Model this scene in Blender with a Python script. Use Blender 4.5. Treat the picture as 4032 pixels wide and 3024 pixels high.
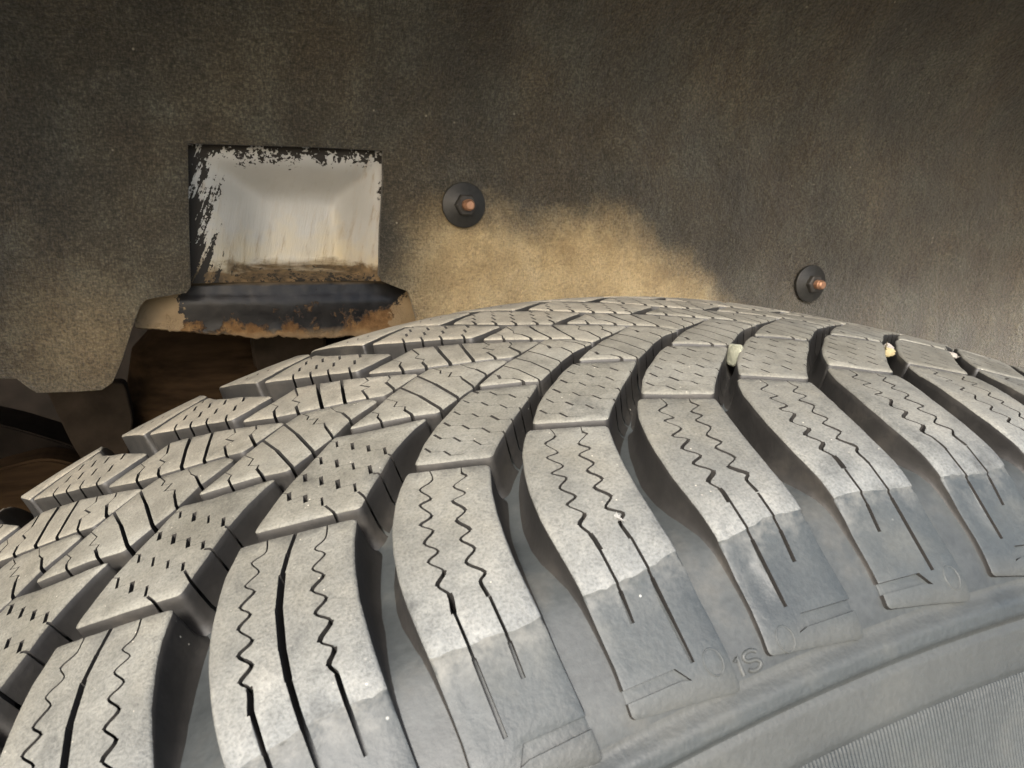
import bpy, bmesh, math, random
import numpy as np
from mathutils import Vector, Matrix, noise
from mathutils.geometry import delaunay_2d_cdt

# ------------------------------------------------------------------ scene, camera, light
scene = bpy.context.scene
for o in list(bpy.data.objects):
    bpy.data.objects.remove(o, do_unlink=True)
COL = scene.collection

cd = bpy.data.cameras.new('camera')
cam = bpy.data.objects.new('camera', cd)
COL.objects.link(cam)
scene.camera = cam
RT = Vector((0.9303473, -0.3657522, 0.0260621))
UP = Vector((0.0622769, 0.2276541, 0.9717485))
FW = Vector((0.3613523, 0.9024406, -0.2345752))
CAM = Vector((-0.1270812, -0.1143956, 0.7236167))
cam.matrix_world = Matrix(((RT.x, UP.x, -FW.x, CAM.x), (RT.y, UP.y, -FW.y, CAM.y), (RT.z, UP.z, -FW.z, CAM.z), (0, 0, 0, 1)))
cd.sensor_width = 36.0
cd.lens = 25.682
cd.clip_start = 0.005
cd.clip_end = 2000
cd.dof.use_dof = True
cd.dof.focus_distance = 0.19
cd.dof.aperture_fstop = 64.0

world = bpy.data.worlds.new('World')
scene.world = world
world.use_nodes = True
wn = world.node_tree
bg = wn.nodes['Background']
sky = wn.nodes.new('ShaderNodeTexSky')
sky.sky_type = 'NISHITA'
sky.sun_disc = False
SUN_EL, SUN_AZ = 35.0, 214.0            # azimuth clockwise from +Y
sky.sun_elevation = math.radians(SUN_EL)
sky.sun_rotation = math.radians(SUN_AZ)
sky.dust_density = 3.5
sky.ozone_density = 0.5
sky.air_density = 1.0
wn.links.new(sky.outputs[0], bg.inputs['Color'])
bg.inputs['Strength'].default_value = 0.075

sd = bpy.data.lights.new('sun', 'SUN')
sd.energy = 1.5
sd.angle = math.radians(14)
sd.color = (1.0, 0.975, 0.93)
sun = bpy.data.objects.new('sun', sd)
COL.objects.link(sun)
sv = Vector((math.sin(math.radians(SUN_AZ)) * math.cos(math.radians(SUN_EL)), math.cos(math.radians(SUN_AZ)) * math.cos(math.radians(SUN_EL)), math.sin(math.radians(SUN_EL))))
sun.rotation_euler = sv.to_track_quat('Z', 'Y').to_euler()

scene.view_settings.view_transform = 'Standard'
scene.view_settings.look = 'None'
scene.view_settings.gamma = 1.0
scene.view_settings.use_curve_mapping = False
scene.view_settings.exposure = 2.38
scene.render.engine = 'CYCLES'
scene.cycles.max_bounces = 8
scene.cycles.diffuse_bounces = 5

AX_H = 0.35           # height of the wheel axis

# ------------------------------------------------------------------ material helpers
def new_mat(name):
    m = bpy.data.materials.new(name)
    m.use_nodes = True
    nt = m.node_tree
    return m, nt, nt.nodes['Principled BSDF']

def nd(nt, typ, **kw):
    n = nt.nodes.new(typ)
    for k, v in kw.items():
        if k in n.inputs.keys():
            n.inputs[k].default_value = v
        else:
            setattr(n, k, v)
    return n

def pos(nt, scale=(1, 1, 1)):
    g = nt.nodes.new('ShaderNodeNewGeometry')
    mp = nt.nodes.new('ShaderNodeMapping')
    mp.inputs['Scale'].default_value = scale
    nt.links.new(g.outputs['Position'], mp.inputs['Vector'])
    return mp.outputs[0]

def noi(nt, vec, scale, detail=4, rough=0.55, lac=2.0):
    n = nd(nt, 'ShaderNodeTexNoise')
    n.inputs['Scale'].default_value = scale
    n.inputs['Detail'].default_value = detail
    n.inputs['Roughness'].default_value = rough
    n.inputs['Lacunarity'].default_value = lac
    nt.links.new(vec, n.inputs['Vector'])
    return n.outputs['Fac']

def ramp(nt, fac, stops, interp='LINEAR'):
    r = nt.nodes.new('ShaderNodeValToRGB')
    r.color_ramp.interpolation = interp
    el = r.color_ramp.elements
    while len(el) < len(stops):
        el.new(0.5)
    for e, (p, c) in zip(el, stops):
        e.position = p
        e.color = (c, c, c, 1) if isinstance(c, (int, float)) else (*c, 1)
    nt.links.new(fac, r.inputs[0])
    return r.outputs[0]

def mix(nt, a, b, fac, mode='MIX'):
    m = nt.nodes.new('ShaderNodeMix')
    m.data_type = 'RGBA'
    m.blend_type = mode
    for sock, v in ((m.inputs[0], fac), (m.inputs[6], a), (m.inputs[7], b)):
        if isinstance(v, bpy.types.NodeSocket):
            nt.links.new(v, sock)
        elif isinstance(v, (int, float)):
            sock.default_value = v if sock.type == 'VALUE' else (v, v, v, 1)
        else:
            sock.default_value = (*v, 1)
    return m.outputs[2]

def math_(nt, op, a, b=0.0, c=None, clamp=False):
    m = nt.nodes.new('ShaderNodeMath')
    m.operation = op
    m.use_clamp = clamp
    for i, v in enumerate((a, b) if c is None else (a, b, c)):
        if isinstance(v, bpy.types.NodeSocket):
            nt.links.new(v, m.inputs[i])
        else:
            m.inputs[i].default_value = v
    return m.outputs[0]

def bump(nt, h, strength, dist, normal=None):
    b = nt.nodes.new('ShaderNodeBump')
    b.inputs['Strength'].default_value = strength
    b.inputs['Distance'].default_value = dist
    nt.links.new(h, b.inputs['Height'])
    if normal is not None:
        nt.links.new(normal, b.inputs['Normal'])
    return b.outputs[0]

def sepxyz(nt):
    g = nt.nodes.new('ShaderNodeNewGeometry')
    s = nt.nodes.new('ShaderNodeSeparateXYZ')
    nt.links.new(g.outputs['Position'], s.inputs[0])
    return s.outputs

# ---- rubber: worn dusty running surface
def mat_tread():
    m, nt, b = new_mat('worn_dusty_tread_rubber')
    p = pos(nt)
    fine = noi(nt, p, 2100, 3, 0.6)
    mid = noi(nt, p, 330, 4, 0.6)
    big = noi(nt, p, 42, 5, 0.62)
    patch = noi(nt, pos(nt, (1, .55, 1)), 90, 5, 0.68)
    base = ramp(nt, big, [(0.30, (0.124, 0.117, 0.094)), (0.55, (0.180, 0.173, 0.145)), (0.78, (0.242, 0.238, 0.208))])
    # greyer, slightly lighter rubber towards the outer edge of the tread
    s_ = sepxyz(nt)
    zc = math_(nt, 'SUBTRACT', s_[2], AX_H)
    rad = math_(nt, 'SQRT', math_(nt, 'ADD', math_(nt, 'MULTIPLY', s_[0], s_[0]), math_(nt, 'MULTIPLY', zc, zc)))
    sc = ramp(nt, math_(nt, 'MULTIPLY_ADD', math_(nt, 'ADD', rad, math_(nt, 'MULTIPLY', math_(nt, 'SUBTRACT', patch, .5), .012)), 50.0, -16.3), [(.2, 1), (.75, 0)])
    near = math_(nt, 'MULTIPLY', sc, ramp(nt, s_[1], [(0.012, 1), (0.035, 0)]))
    base = mix(nt, base, ramp(nt, patch, [(.3, (.124, .131, .129)), (.55, (.182, .189, .184)), (.75, (.268, .272, .260))]), near)
    # dusty tan on the inner half, with warm light painted in
    base = mix(nt, base, (.275, .243, .190), math_(nt, 'MULTIPLY', ramp(nt, s_[1], [(0.03, 0), (0.10, .75)]), ramp(nt, patch, [(.3, .5), (.6, 1)])))
    oi = nt.nodes.new('ShaderNodeObjectInfo')
    base = mix(nt, base, ramp(nt, oi.outputs['Random'], [(0, .66), (1, .84)]), 1.0, 'MULTIPLY')
    base = mix(nt, base, ramp(nt, patch, [(0.27, 0.58), (0.43, 0.95), (0.6, 1.05), (0.78, 1.22)]), 1.0, 'MULTIPLY')
    grain = ramp(nt, fine, [(0.30, 0.70), (0.5, 1.0), (0.70, 1.19)])
    grain2 = ramp(nt, mid, [(0.28, 0.88), (0.5, 1.0), (0.74, 1.08)])
    c = mix(nt, base, grain, 1.0, 'MULTIPLY')
    c = mix(nt, c, grain2, 1.0, 'MULTIPLY')
    vo = nt.nodes.new('ShaderNodeTexVoronoi')
    vo.inputs['Scale'].default_value = 520
    nt.links.new(p, vo.inputs['Vector'])
    sp = ramp(nt, vo.outputs['Distance'], [(0.05, 1.0), (0.10, 0.0)])
    keep = ramp(nt, noi(nt, p, 130, 2), [(0.54, 0.0), (0.62, 0.8)])
    c = mix(nt, c, (0.52, 0.48, 0.40), math_(nt, 'MULTIPLY', sp, keep))
    nt.links.new(c, b.inputs['Base Color'])
    b.inputs['Roughness'].default_value = 0.74
    b.inputs['Specular IOR Level'].default_value = 0.42
    h = math_(nt, 'ADD', math_(nt, 'MULTIPLY', fine, 0.6), mid)
    nt.links.new(bump(nt, h, 0.6, 0.0004), b.inputs['Normal'])
    return m

# ---- rubber: moulded smooth shoulder, thin dust film
def mat_shoulder():
    m, nt, b = new_mat('smooth_shoulder_rubber')
    p = pos(nt)
    big = noi(nt, p, 45, 5, 0.62)
    fine = noi(nt, p, 1200, 2, 0.5)
    c = ramp(nt, big, [(0.28, (0.024, 0.0285, 0.0305)), (0.55, (0.033, 0.0385, 0.0400)), (0.80, (0.055, 0.058, 0.054))])
    c = mix(nt, c, ramp(nt, fine, [(0.3, 0.9), (0.7, 1.1)]), 1.0, 'MULTIPLY')
    # tan dust lying in the hollows of the sidewall
    s_ = sepxyz(nt)
    zc = math_(nt, 'SUBTRACT', s_[2], AX_H)
    rad = math_(nt, 'SQRT', math_(nt, 'ADD', math_(nt, 'MULTIPLY', s_[0], s_[0]), math_(nt, 'MULTIPLY', zc, zc)))
    rad = math_(nt, 'ADD', rad, math_(nt, 'MULTIPLY', math_(nt, 'SUBTRACT', big, .5), .004))
    du = ramp(nt, math_(nt, 'MULTIPLY_ADD', rad, 20.0, -5.95), [(.06, 0.05), (.15, .75), (.235, .75), (.265, .05), (.30, .05), (.335, .85), (.385, .75), (.44, .0)])
    c = mix(nt, c, (.076, .071, .058), math_(nt, 'MULTIPLY', du, .3))
    # dust carried over from the running surface
    pt = noi(nt, p, 150, 6, .7)
    ov = math_(nt, 'MULTIPLY', ramp(nt, math_(nt, 'MULTIPLY_ADD', rad, 40.0, -12.9), [(.02, 0), (.30, 1)]), ramp(nt, pt, [(.46, 0), (.72, .28)]))
    c = mix(nt, c, (.19, .185, .165), ov)
    ov2 = math_(nt, 'MULTIPLY', ramp(nt, math_(nt, 'MULTIPLY_ADD', math_(nt, 'ADD', rad, math_(nt, 'MULTIPLY', math_(nt, 'SUBTRACT', pt, .5), .006)), 100.0, -32.55), [(.15, 0), (.55, .6)]), ramp(nt, noi(nt, p, 480, 4, .65), [(.38, 0), (.62, 1)]))
    c = mix(nt, c, (.140, .138, .126), ov2)
    vo = nt.nodes.new('ShaderNodeTexVoronoi')
    vo.inputs['Scale'].default_value = 260
    nt.links.new(p, vo.inputs['Vector'])
    sp = ramp(nt, vo.outputs['Distance'], [(0.035, 1.0), (0.07, 0.0)])
    keep = ramp(nt, noi(nt, p, 90, 2), [(0.57, 0.0), (0.63, 0.9)])
    c = mix(nt, c, (0.5, 0.5, 0.46), math_(nt, 'MULTIPLY', sp, keep))
    nt.links.new(c, b.inputs['Base Color'])
    nt.links.new(ramp(nt, big, [(0.3, 0.52), (0.8, 0.74)]), b.inputs['Roughness'])
    b.inputs['Specular IOR Level'].default_value = 0.5
    nt.links.new(bump(nt, math_(nt, 'ADD', fine, noi(nt, p, 160, 3)), 0.25, 0.0004), b.inputs['Normal'])
    return m

# ---- rubber: groove walls and groove floors, own dark rubber plus painted groove shade
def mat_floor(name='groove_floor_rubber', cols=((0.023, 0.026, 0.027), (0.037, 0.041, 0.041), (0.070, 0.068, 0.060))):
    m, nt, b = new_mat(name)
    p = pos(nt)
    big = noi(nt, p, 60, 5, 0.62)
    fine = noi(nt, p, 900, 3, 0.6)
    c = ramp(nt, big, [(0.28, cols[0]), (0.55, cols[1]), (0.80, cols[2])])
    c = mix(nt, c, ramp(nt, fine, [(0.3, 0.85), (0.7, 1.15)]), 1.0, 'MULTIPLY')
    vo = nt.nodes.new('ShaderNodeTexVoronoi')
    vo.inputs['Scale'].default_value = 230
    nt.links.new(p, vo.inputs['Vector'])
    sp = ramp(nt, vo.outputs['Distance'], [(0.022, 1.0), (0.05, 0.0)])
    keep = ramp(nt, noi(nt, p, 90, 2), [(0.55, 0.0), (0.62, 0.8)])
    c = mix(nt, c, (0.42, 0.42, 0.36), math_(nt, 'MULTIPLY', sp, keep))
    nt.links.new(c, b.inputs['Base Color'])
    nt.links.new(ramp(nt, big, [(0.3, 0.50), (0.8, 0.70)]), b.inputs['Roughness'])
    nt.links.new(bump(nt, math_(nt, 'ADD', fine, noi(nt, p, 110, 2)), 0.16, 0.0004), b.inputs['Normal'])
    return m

def mat_sipe():
    m, nt, b = new_mat('sipe_rubber')
    b.inputs['Base Color'].default_value = (0.02, 0.018, 0.016, 1)
    b.inputs['Roughness'].default_value = 0.8
    return m

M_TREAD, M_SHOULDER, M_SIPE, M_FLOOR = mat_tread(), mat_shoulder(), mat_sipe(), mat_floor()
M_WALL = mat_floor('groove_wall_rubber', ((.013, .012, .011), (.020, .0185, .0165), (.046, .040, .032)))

# ------------------------------------------------------------------ object helpers
def tag(o, label=None, cat=None, group=None, kind=None):
    if label: o['label'] = label
    if cat: o['category'] = cat
    if group: o['group'] = group
    if kind: o['kind'] = kind
    return o

def mesh_obj(name, verts, faces, mats, fmat=None, parent=None, smooth=True, sharp=None):
    me = bpy.data.meshes.new(name)
    me.from_pydata([tuple(v) for v in verts], [], faces)
    for mm in (mats if isinstance(mats, (list, tuple)) else [mats]):
        me.materials.append(mm)
    if fmat is not None:
        me.polygons.foreach_set('material_index', fmat)
    me.polygons.foreach_set('use_smooth', [smooth] * len(me.polygons))
    if smooth and sharp:
        me.set_sharp_from_angle(angle=math.radians(sharp))
    me.validate()
    o = bpy.data.objects.new(name, me)
    COL.objects.link(o)
    if parent:
        o.parent = parent
    return o

def empty(name, loc=(0, 0, 0)):
    o = bpy.data.objects.new(name, None)
    o.empty_display_size = 0.02
    COL.objects.link(o)
    o.location = loc
    return o

# ------------------------------------------------------------------ tyre profile
PHI = -0.228          # where the tread pattern stands on the circumference
KN = [(-70.0, 240.0), (-66.0, 255.0), (-60.0, 272.0), (-53.0, 288.0), (-49.2, 300.2), (-45.8, 308.8), (-41.9, 317.6), (-34.5, 324.7), (-26.1, 332.4), (-9.0, 338.2), (8.2, 340.7), (30.1, 344.2), (54.0, 345.6), (78.0, 345.7), (100.0, 345.2), (116.0, 343.6), (130.0, 341.1), (139.0, 337.6), (146.0, 331.0), (151.0, 321.0), (155.0, 303.0), (157.0, 285.0), (154.0, 262.0), (149.0, 242.0)]

def catmull(P, n=24):
    P = np.array(P, float)
    P = np.vstack([2 * P[0] - P[1], P, 2 * P[-1] - P[-2]])
    out = []
    for i in range(1, len(P) - 2):
        a, b, c, d = P[i - 1:i + 3]
        for q in np.linspace(0, 1, n, endpoint=False):
            out.append(.5 * ((2 * b) + (-a + c) * q + (2 * a - 5 * b + 4 * c - d) * q * q + (-a + 3 * b - 3 * c + d) * q ** 3))
    out.append(P[-2])
    return np.array(out)

PR = catmull(KN)
LL = np.concatenate([[0], np.cumsum(np.linalg.norm(np.diff(PR, axis=0), axis=1))])
TT = LL - LL[np.argmin(np.abs(PR[:, 0] - 54.0))]
TN = np.gradient(PR, axis=0)
TN /= np.linalg.norm(TN, axis=1)[:, None]
NN = np.stack([-TN[:, 1], TN[:, 0]], -1)           # outward normal in (y, r)

def prof(t, h):
    t = np.asarray(t, float)
    h = np.asarray(h, float)
    y = np.interp(t, TT, PR[:, 0]) + h * np.interp(t, TT, NN[:, 0])
    r = np.interp(t, TT, PR[:, 1]) + h * np.interp(t, TT, NN[:, 1])
    return y, r

def surf(a, t, h):
    """angle (rad), arc position and height (mm) -> metres in the tyre's own frame (axis = Y)"""
    y, r = prof(t, h)
    a = np.asarray(a, float)
    return np.stack([r * np.sin(a), y + 0 * a, r * np.cos(a)], -1) / 1000.0

def smooth01(x):
    x = np.clip(x, 0, 1)
    return x * x * (3 - 2 * x)

def depth(t):
    t = np.asarray(t, float)
    d = 8.6 - 7.35 * smooth01((-60 - t) / 36.0)
    return d - 3.5 * smooth01((t - 85) / 30.0)

R0 = 343.0

# ------------------------------------------------------------------ tread block templates (angle offset in rad, arc position in mm)
SHORT = {
 'shoulder': dict(
  left=[(-.005, -45.8), (-.011, -48.9), (-.0178, -53.3), (-.0225, -57.6), (-.025, -60), (-.029, -65), (-.0322, -71.2), (-.0333, -76), (-.0336, -81), (-.0336, -86), (-.034, -92.4), (-.0345, -97), (-.037, -104.0)],
  right=[(.0155, -106.8), (.016, -100), (.0163, -94), (.0165, -88), (.0168, -81), (.0178, -76.4), (.0197, -71.8), (.0229, -66), (.0272, -60.4), (.0350, -52.9)]),
 'middle': [(.0005, -44.0), (.039, -50.6), (.0462, -47.3), (.0565, -43.3), (.0704, -38.2), (.0824, -34.2), (.0950, -29.4), (.073, -26.4), (.0563, -23.6), (.0465, -26), (.0333, -30.5), (.0223, -34), (.0121, -38)],
 'inner': [(.0625, -22.2), (.0734, -23.7), (.0871, -25.9), (.0982, -28.2), (.11, -24.9), (.125, -20.1), (.1404, -15.9), (.1585, -12.9), (.1555, -10.3), (.1495, -6.4), (.1370, -2.8), (.133, -3.3), (.1086, -9.8), (.093, -13.2), (.0758, -18)],
 'centre': [(.100, 11), (.1222, 3.0), (.1365, -1.6), (.1515, -5.4), (.1605, -11.8), (.1789, -8.4), (.2025, -3.4), (.1924, .7), (.1793, 5.0), (.1669, 8.6), (.1531, 12.6), (.1302, 19.2), (.1285, 19.0), (.1183, 15.4)],
 'outer': [(.1015, 39.5), (.1192, 29.6), (.131, 23.7), (.1531, 15.4), (.161, 12.8), (.1814, 17.6), (.1995, 21.8), (.19, 27.6), (.1801, 32.0), (.167, 36.7), (.1551, 41.5), (.1465, 47.2), (.143, 52.0), (.1303, 48.2), (.1181, 45.2)],
 'far': [(.053, 112), (.0535, 92), (.0575, 76), (.0609, 68), (.0655, 60), (.0765, 52.3), (.0885, 44.6), (.0920, 42.8), (.1049, 45.6), (.1201, 50.2), (.132, 54.2), (.125, 60), (.119, 68), (.114, 77), (.109, 92), (.107, 112)],
}
LONG = {
 'shoulder': dict(
  left=[(-.0077, -45.6), (-.0125, -48.9), (-.017, -52.1), (-.0228, -59.3), (-.0271, -64.8), (-.0297, -70), (-.0312, -76), (-.0316, -80), (-.0316, -90), (-.0325, -97), (-.036, -104.0)],
  right=[(.033, -106.8), (.0335, -98), (.034, -90), (.0355, -79.4), (.0375, -70.8), (.0408, -64.5), (.0445, -59), (.050, -53)]),
 'middle': [(0, -43.5), (.0535, -50.2), (.0615, -46.1), (.0706, -42.2), (.0805, -37.6), (.0917, -33.9), (.102, -31), (.1105, -29.3), (.0947, -27.8), (.0732, -25.6), (.0565, -22.6), (.0509, -24.7), (.0413, -28.2), (.029, -32), (.018, -35.7), (.005, -41)],
 'inner': [(.066, -21.2), (.100, -25.3), (.118, -28.3), (.134, -25), (.147, -22.2), (.1608, -17.2), (.183, -12.2), (.1795, -9.5), (.16, -6.3), (.136, -2.4), (.1335, -2.6), (.1235, -4.6), (.1099, -8.8), (.0967, -12.4), (.085, -16.6)],
 'centre': [(.097, 10.3), (.1175, 3.6), (.133, .2), (.147, -2.4), (.162, -5.0), (.1777, -7.6), (.1884, -10.2), (.202, -7.3), (.218, -3.4), (.1995, 2.6), (.1846, 7.4), (.1708, 11.9), (.1542, 16.5), (.1398, 20.2), (.1380, 19.8), (.1216, 15.5)],
 'outer': [(.1175, 40.6), (.140, 31.4), (.1648, 22.8), (.1775, 18.1), (.184, 15.9), (.1959, 17.6), (.2051, 19.4), (.2150, 21.5), (.195, 32.8), (.183, 38.0), (.172, 44.6), (.166, 51.8), (.1555, 51.8), (.1382, 46.5), (.128, 43.0)],
 'far': [(.069, 112), (.070, 92), (.075, 77), (.081, 68), (.0953, 56.4), (.1118, 43.9), (.1238, 47.2), (.1362, 51.0), (.1533, 56), (.162, 59), (.157, 68), (.150, 77), (.144, 92), (.142, 112)],
}

def zig(start, dash, link, n, jitter, rnd, wd=0.75, wl=0.14):
    """a zig-zag sipe: open dashes joined by nearly closed links -> list of (p, q, width)"""
    out, p = [], start
    for i in range(n):
        j = 1 + rnd.uniform(-jitter, jitter)
        q = (p[0] + dash[0] * j, p[1] + dash[1] * j)
        out.append((p, q, wd * rnd.uniform(.65, 1.25)))
        p2 = (q[0] + link[0], q[1] + link[1])
        out.append((q, p2, wl * rnd.uniform(.7, 1.6)))
        p = p2
    return out

def wave(pts, w0, w1, rnd=random):
    """smooth wavy cut through the zig-zag points, widening towards its foot"""
    P = np.array([(a * R0 + rnd.uniform(-.22, .22), t + rnd.uniform(-.25, .25)) for a, t in pts])
    ws = [rnd.uniform(.7, 1.25) for _ in pts]
    Q = np.vstack([2 * P[0] - P[1], P, 2 * P[-1] - P[-2]])
    out = []
    for i in range(1, len(Q) - 2):
        a, b, c, d = Q[i - 1:i + 3]
        for q in (0, .2, .4, .6, .8):
            # lazy spline: flat runs with rounded turns
            l = b + (c - b) * q
            r = .5 * ((2 * b) + (-a + c) * q + (2 * a - 5 * b + 4 * c - d) * q * q + (-a + 3 * b - 3 * c + d) * q ** 3)
            out.append((l * .15 + r * .85, i))
    out.append((Q[-2], len(Q) - 3))
    res = []
    n = len(out) - 1
    for j in range(n):
        f = j / n
        w = w0 + (w1 - w0) * f ** 2
        w *= (1.35 if out[j][1] % 2 == 0 else .8) * ws[min(len(ws) - 1, out[j][1])]
        res.append(((out[j][0][0] / R0, out[j][0][1]), (out[j + 1][0][0] / R0, out[j + 1][0][1]), w))
    return res

def line(pts, w):
    ws = w if isinstance(w, (list, tuple)) else [w] * (len(pts) - 1)
    return [(pts[i], pts[i + 1], ws[i]) for i in range(len(pts) - 1)]

def sipes(kind, long_, odd, seed=0):
    rnd = random.Random(seed * 7 + 3)
    S = []
    if kind == 'shoulder':
        if not long_:
            za = [(.0066, -46.4), (.0049, -51.2), (-.0036, -52.9), (-.0015, -56.7), (-.0085, -57.4), (-.0054, -61.1), (-.0128, -62.2), (-.0082, -64.6), (-.0151, -66.6), (-.0107, -69.3), (-.0175, -70.8), (-.0123, -73.7), (-.0182, -75.5), (-.0156, -77.7), (-.0164, -80.6)]
            zb = [(.0222, -49.5), (.0191, -52.5), (.0202, -54.2), (.0118, -56), (.0141, -58.7), (.0065, -59.8), (.0097, -63), (.0031, -64.7), (.0071, -67.6), (.0007, -68.8), (.0048, -72), (-.0019, -73.8), (.0035, -76.4), (-.0003, -77.7), (.0001, -80.6)]
            ends = (-98.3, -92.7) if odd else (-92.3, -100.3)
            S += wave(za, .34, .66, rnd) + line([(-.0164, -80.9), (-.0170, -88), (-.0180, ends[0])], [.5, .75])
            S += wave(zb, .34, .66, rnd) + line([(.0001, -80.9), (-.0004, -88), (-.0012, ends[1])], [.5, .75])
        else:
            za = [(.0070, -46.6), (.0039, -50.7), (-.0037, -52.1), (-.0009, -55.2), (-.0084, -57.2), (-.0047, -59.8), (-.0121, -61.8), (-.0079, -64.2), (-.0149, -66), (-.0102, -68.9), (-.0167, -70.7), (-.0118, -73), (-.0184, -74.9), (-.0158, -76.5), (-.0164, -80.1)]
            zb = [(.0362, -49.6), (.0328, -54.8), (.0264, -56.5), (.03, -59.2), (.0231, -60.8), (.027, -63.6), (.0201, -65.5), (.0246, -68.2), (.0179, -70.1), (.0233, -72.9), (.0166, -74.8), (.0205, -77.2), (.0170, -79), (.0185, -81)]
            sl = [(.0220, -48.0), (.0142, -54.3), (.0091, -59.2), (.0041, -66.1), (.0013, -72.9), (.0002, -78.1), (.0001, -82.1), (-.0003, -93)]
            S += wave(za, .36, .72, rnd) + line([(-.0164, -80.3), (-.0168, -96)], .75)
            S += wave(zb, .36, .72, rnd) + line([(.0185, -81.2), (.0176, -92)], .75)
            S += line(sl, [.75, .9, 1.25, 1.3, 1.2, 1.0, .95])
    elif kind == 'middle':
        if long_:
            for st, n, end in (((.0175, -35.0), 3, (.0412, -49.0)), ((.0285, -31.2), 4, (.0603, -51)), ((.0398, -27.4), 4, (.0740, -43)), ((.0515, -23.7), 4, (.0840, -38.5))):
                S += line([st, (st[0] + .0052, st[1] - 1.6)], .16)
                z = zig((st[0] + .0052, st[1] - 1.6), (-.0009, -2.2), (.0083, -1.0), n, .15, rnd, .72, .05)
                S += z[:-1]
                S += line([(z[-2][1][0] + .0012, z[-2][1][1] - .6), end], .5)
        else:
            for st, n in (((.0075, -39.2), 2), ((.0165, -35.6), 3), ((.0255, -32.6), 4), ((.0350, -29.4), 4), ((.0445, -26.0), 5), ((.0540, -22.8), 5)):
                S += zig((st[0] + .003, st[1] - 1.2), (.0018, -2.0), (.0066, -1.3), n, .15, rnd, .5, .07)
    elif kind == 'inner':
        if long_:
            S += line([(.1080, -8.6), (.1150, -18.0), (.1215, -30)], [.62, .78])
            S += line([(.1232, -4.0), (.1290, -14), (.1345, -26)], [.62, .78])
            S += line([(.0815, -16.0), (.0867, -19.9), (.0847, -21.4), (.0858, -25)], [.2, .35, .5])
            S += line([(.0955, -12.6), (.1007, -17), (.0971, -19.1), (.103, -21), (.1014, -22.4), (.1040, -27)], [.2, .35, .15, .35, .65])
            S += line([(.1345, -1), (.1396, -6.3), (.1377, -8), (.1443, -9.7), (.1403, -12), (.1466, -13.8), (.1462, -15.9), (.1480, -24)], [.25, .4, .15, .45, .15, .4, .6])
            S += line([(.1535, -4.5), (.1564, -9.9), (.1594, -12.2), (.1618, -18)], [.15, .3, .6])
        else:
            S += line([(.0870, -13.5), (.0935, -19.5), (.0985, -29)], [.35, .4])
            S += line([(.0995, -10.5), (.1060, -17), (.1100, -26)], .42)
            S += line([(.1125, -7.5), (.1185, -14), (.1230, -22)], .42)
            S += line([(.0760, -16.0), (.0790, -20.0), (.0782, -21.8), (.0850, -23.6), (.0900, -27)], [.15, .7, .15, .4])
            S += line([(.1270, -3.5), (.1300, -8.5), (.1290, -10.5), (.1355, -12.0), (.1375, -18)], [.2, .75, .15, .45])
            S += line([(.1420, -3.0), (.1440, -8.0), (.1490, -10), (.1515, -15)], [.15, .4, .4])
    elif kind == 'centre':
        if long_:
            S += line([(.1180, 16), (.1232, 10.1), (.1199, 7.4), (.1190, 1.5)], [.15, .4, .7])
            S += line([(.1385, 20.6), (.1382, 12), (.1336, 9.8), (.1378, 6.1), (.1345, 3.9), (.134, -3.3)], [.5, .2, .4, .2, .75])
            S += line([(.1550, 18), (.1520, 8), (.1494, -4)], [1.0, .9])
            S += line([(.1712, 13.5), (.1675, 4), (.1638, -7)], [.75, .85])
            S += line([(.1850, 8.5), (.1859, 3.1), (.1792, 1.8), (.184, -1.7), (.1782, -2.3), (.1785, -9.5)], [.35, .2, .45, .2, .6])
            S += line([(.2000, 4), (.1995, -.5), (.1950, -2.5), (.1965, -9)], [.35, .2, .75])
        else:
            S += line([(.1135, 15.5), (.1150, 9.5), (.1128, 7), (.1135, 4)], [.15, .3, .5])
            S += line([(.1290, 20), (.1270, 12), (.1245, 9.5), (.1275, 6.5), (.1290, -1)], [.3, .2, .4, .6])
            S += line([(.1440, 17), (.1405, 7), (.1400, -4)], [.7, .6])
            S += line([(.1580, 12), (.1545, 3), (.1530, -7)], [.7, .5])
            S += line([(.1730, 8), (.1720, 3), (.1675, 1), (.1700, -2.5), (.1690, -11)], [.3, .2, .4, .5])
            S += line([(.1870, 4), (.1855, -1), (.1815, -3), (.1830, -9)], [.3, .2, .6])
    elif kind == 'outer':
        if long_:
            for x, t in ((.1395, 30.0), (.1520, 25.4), (.1645, 21.0), (.1790, 15.8)):
                S += line([(x, t), (x + .0020, t + 5.5), (x + .0072, t + 7.0), (x + .0090, t + 11.0), (x + .0145, t + 12.4), (x + .0160, t + 16.5), (x + .0205, t + 17.8), (x + .0215, t + 22)], [.6, .06, .7, .05, .7, .05, .3])
        else:
            for x, t in ((.1150, 30.0), (.1270, 23.8), (.1390, 18.9), (.1520, 13.8), (.1640, 12.0)):
                S += line([(x, t), (x + .0010, t + 6.0), (x + .0055, t + 7.2), (x + .0065, t + 11.5), (x + .0110, t + 13.0), (x + .0120, t + 17.0), (x + .0160, t + 18.4), (x + .0170, t + 23)], [.65, .06, .5, .05, .5, .05, .3])
    elif kind == 'far':
        x0 = .086 if not long_ else .104
        for i in range(3):
            for j in range(1):
                x = x0 + i * .0095 + j * .004
                t = 58 + j * 7 - i * .5
                S += line([(x, t), (x + .0012, t + 1.8)], .5)
    return S

def resample(pts, step):
    out = []
    n = len(pts)
    for i in range(n):
        a, b = pts[i], pts[(i + 1) % n]
        m = max(1, int(math.hypot(b[0] - a[0], b[1] - a[1]) / step))
        for q in range(m):
            out.append((a[0] + (b[0] - a[0]) * q / m, a[1] + (b[1] - a[1]) * q / m))
    return out

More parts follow.
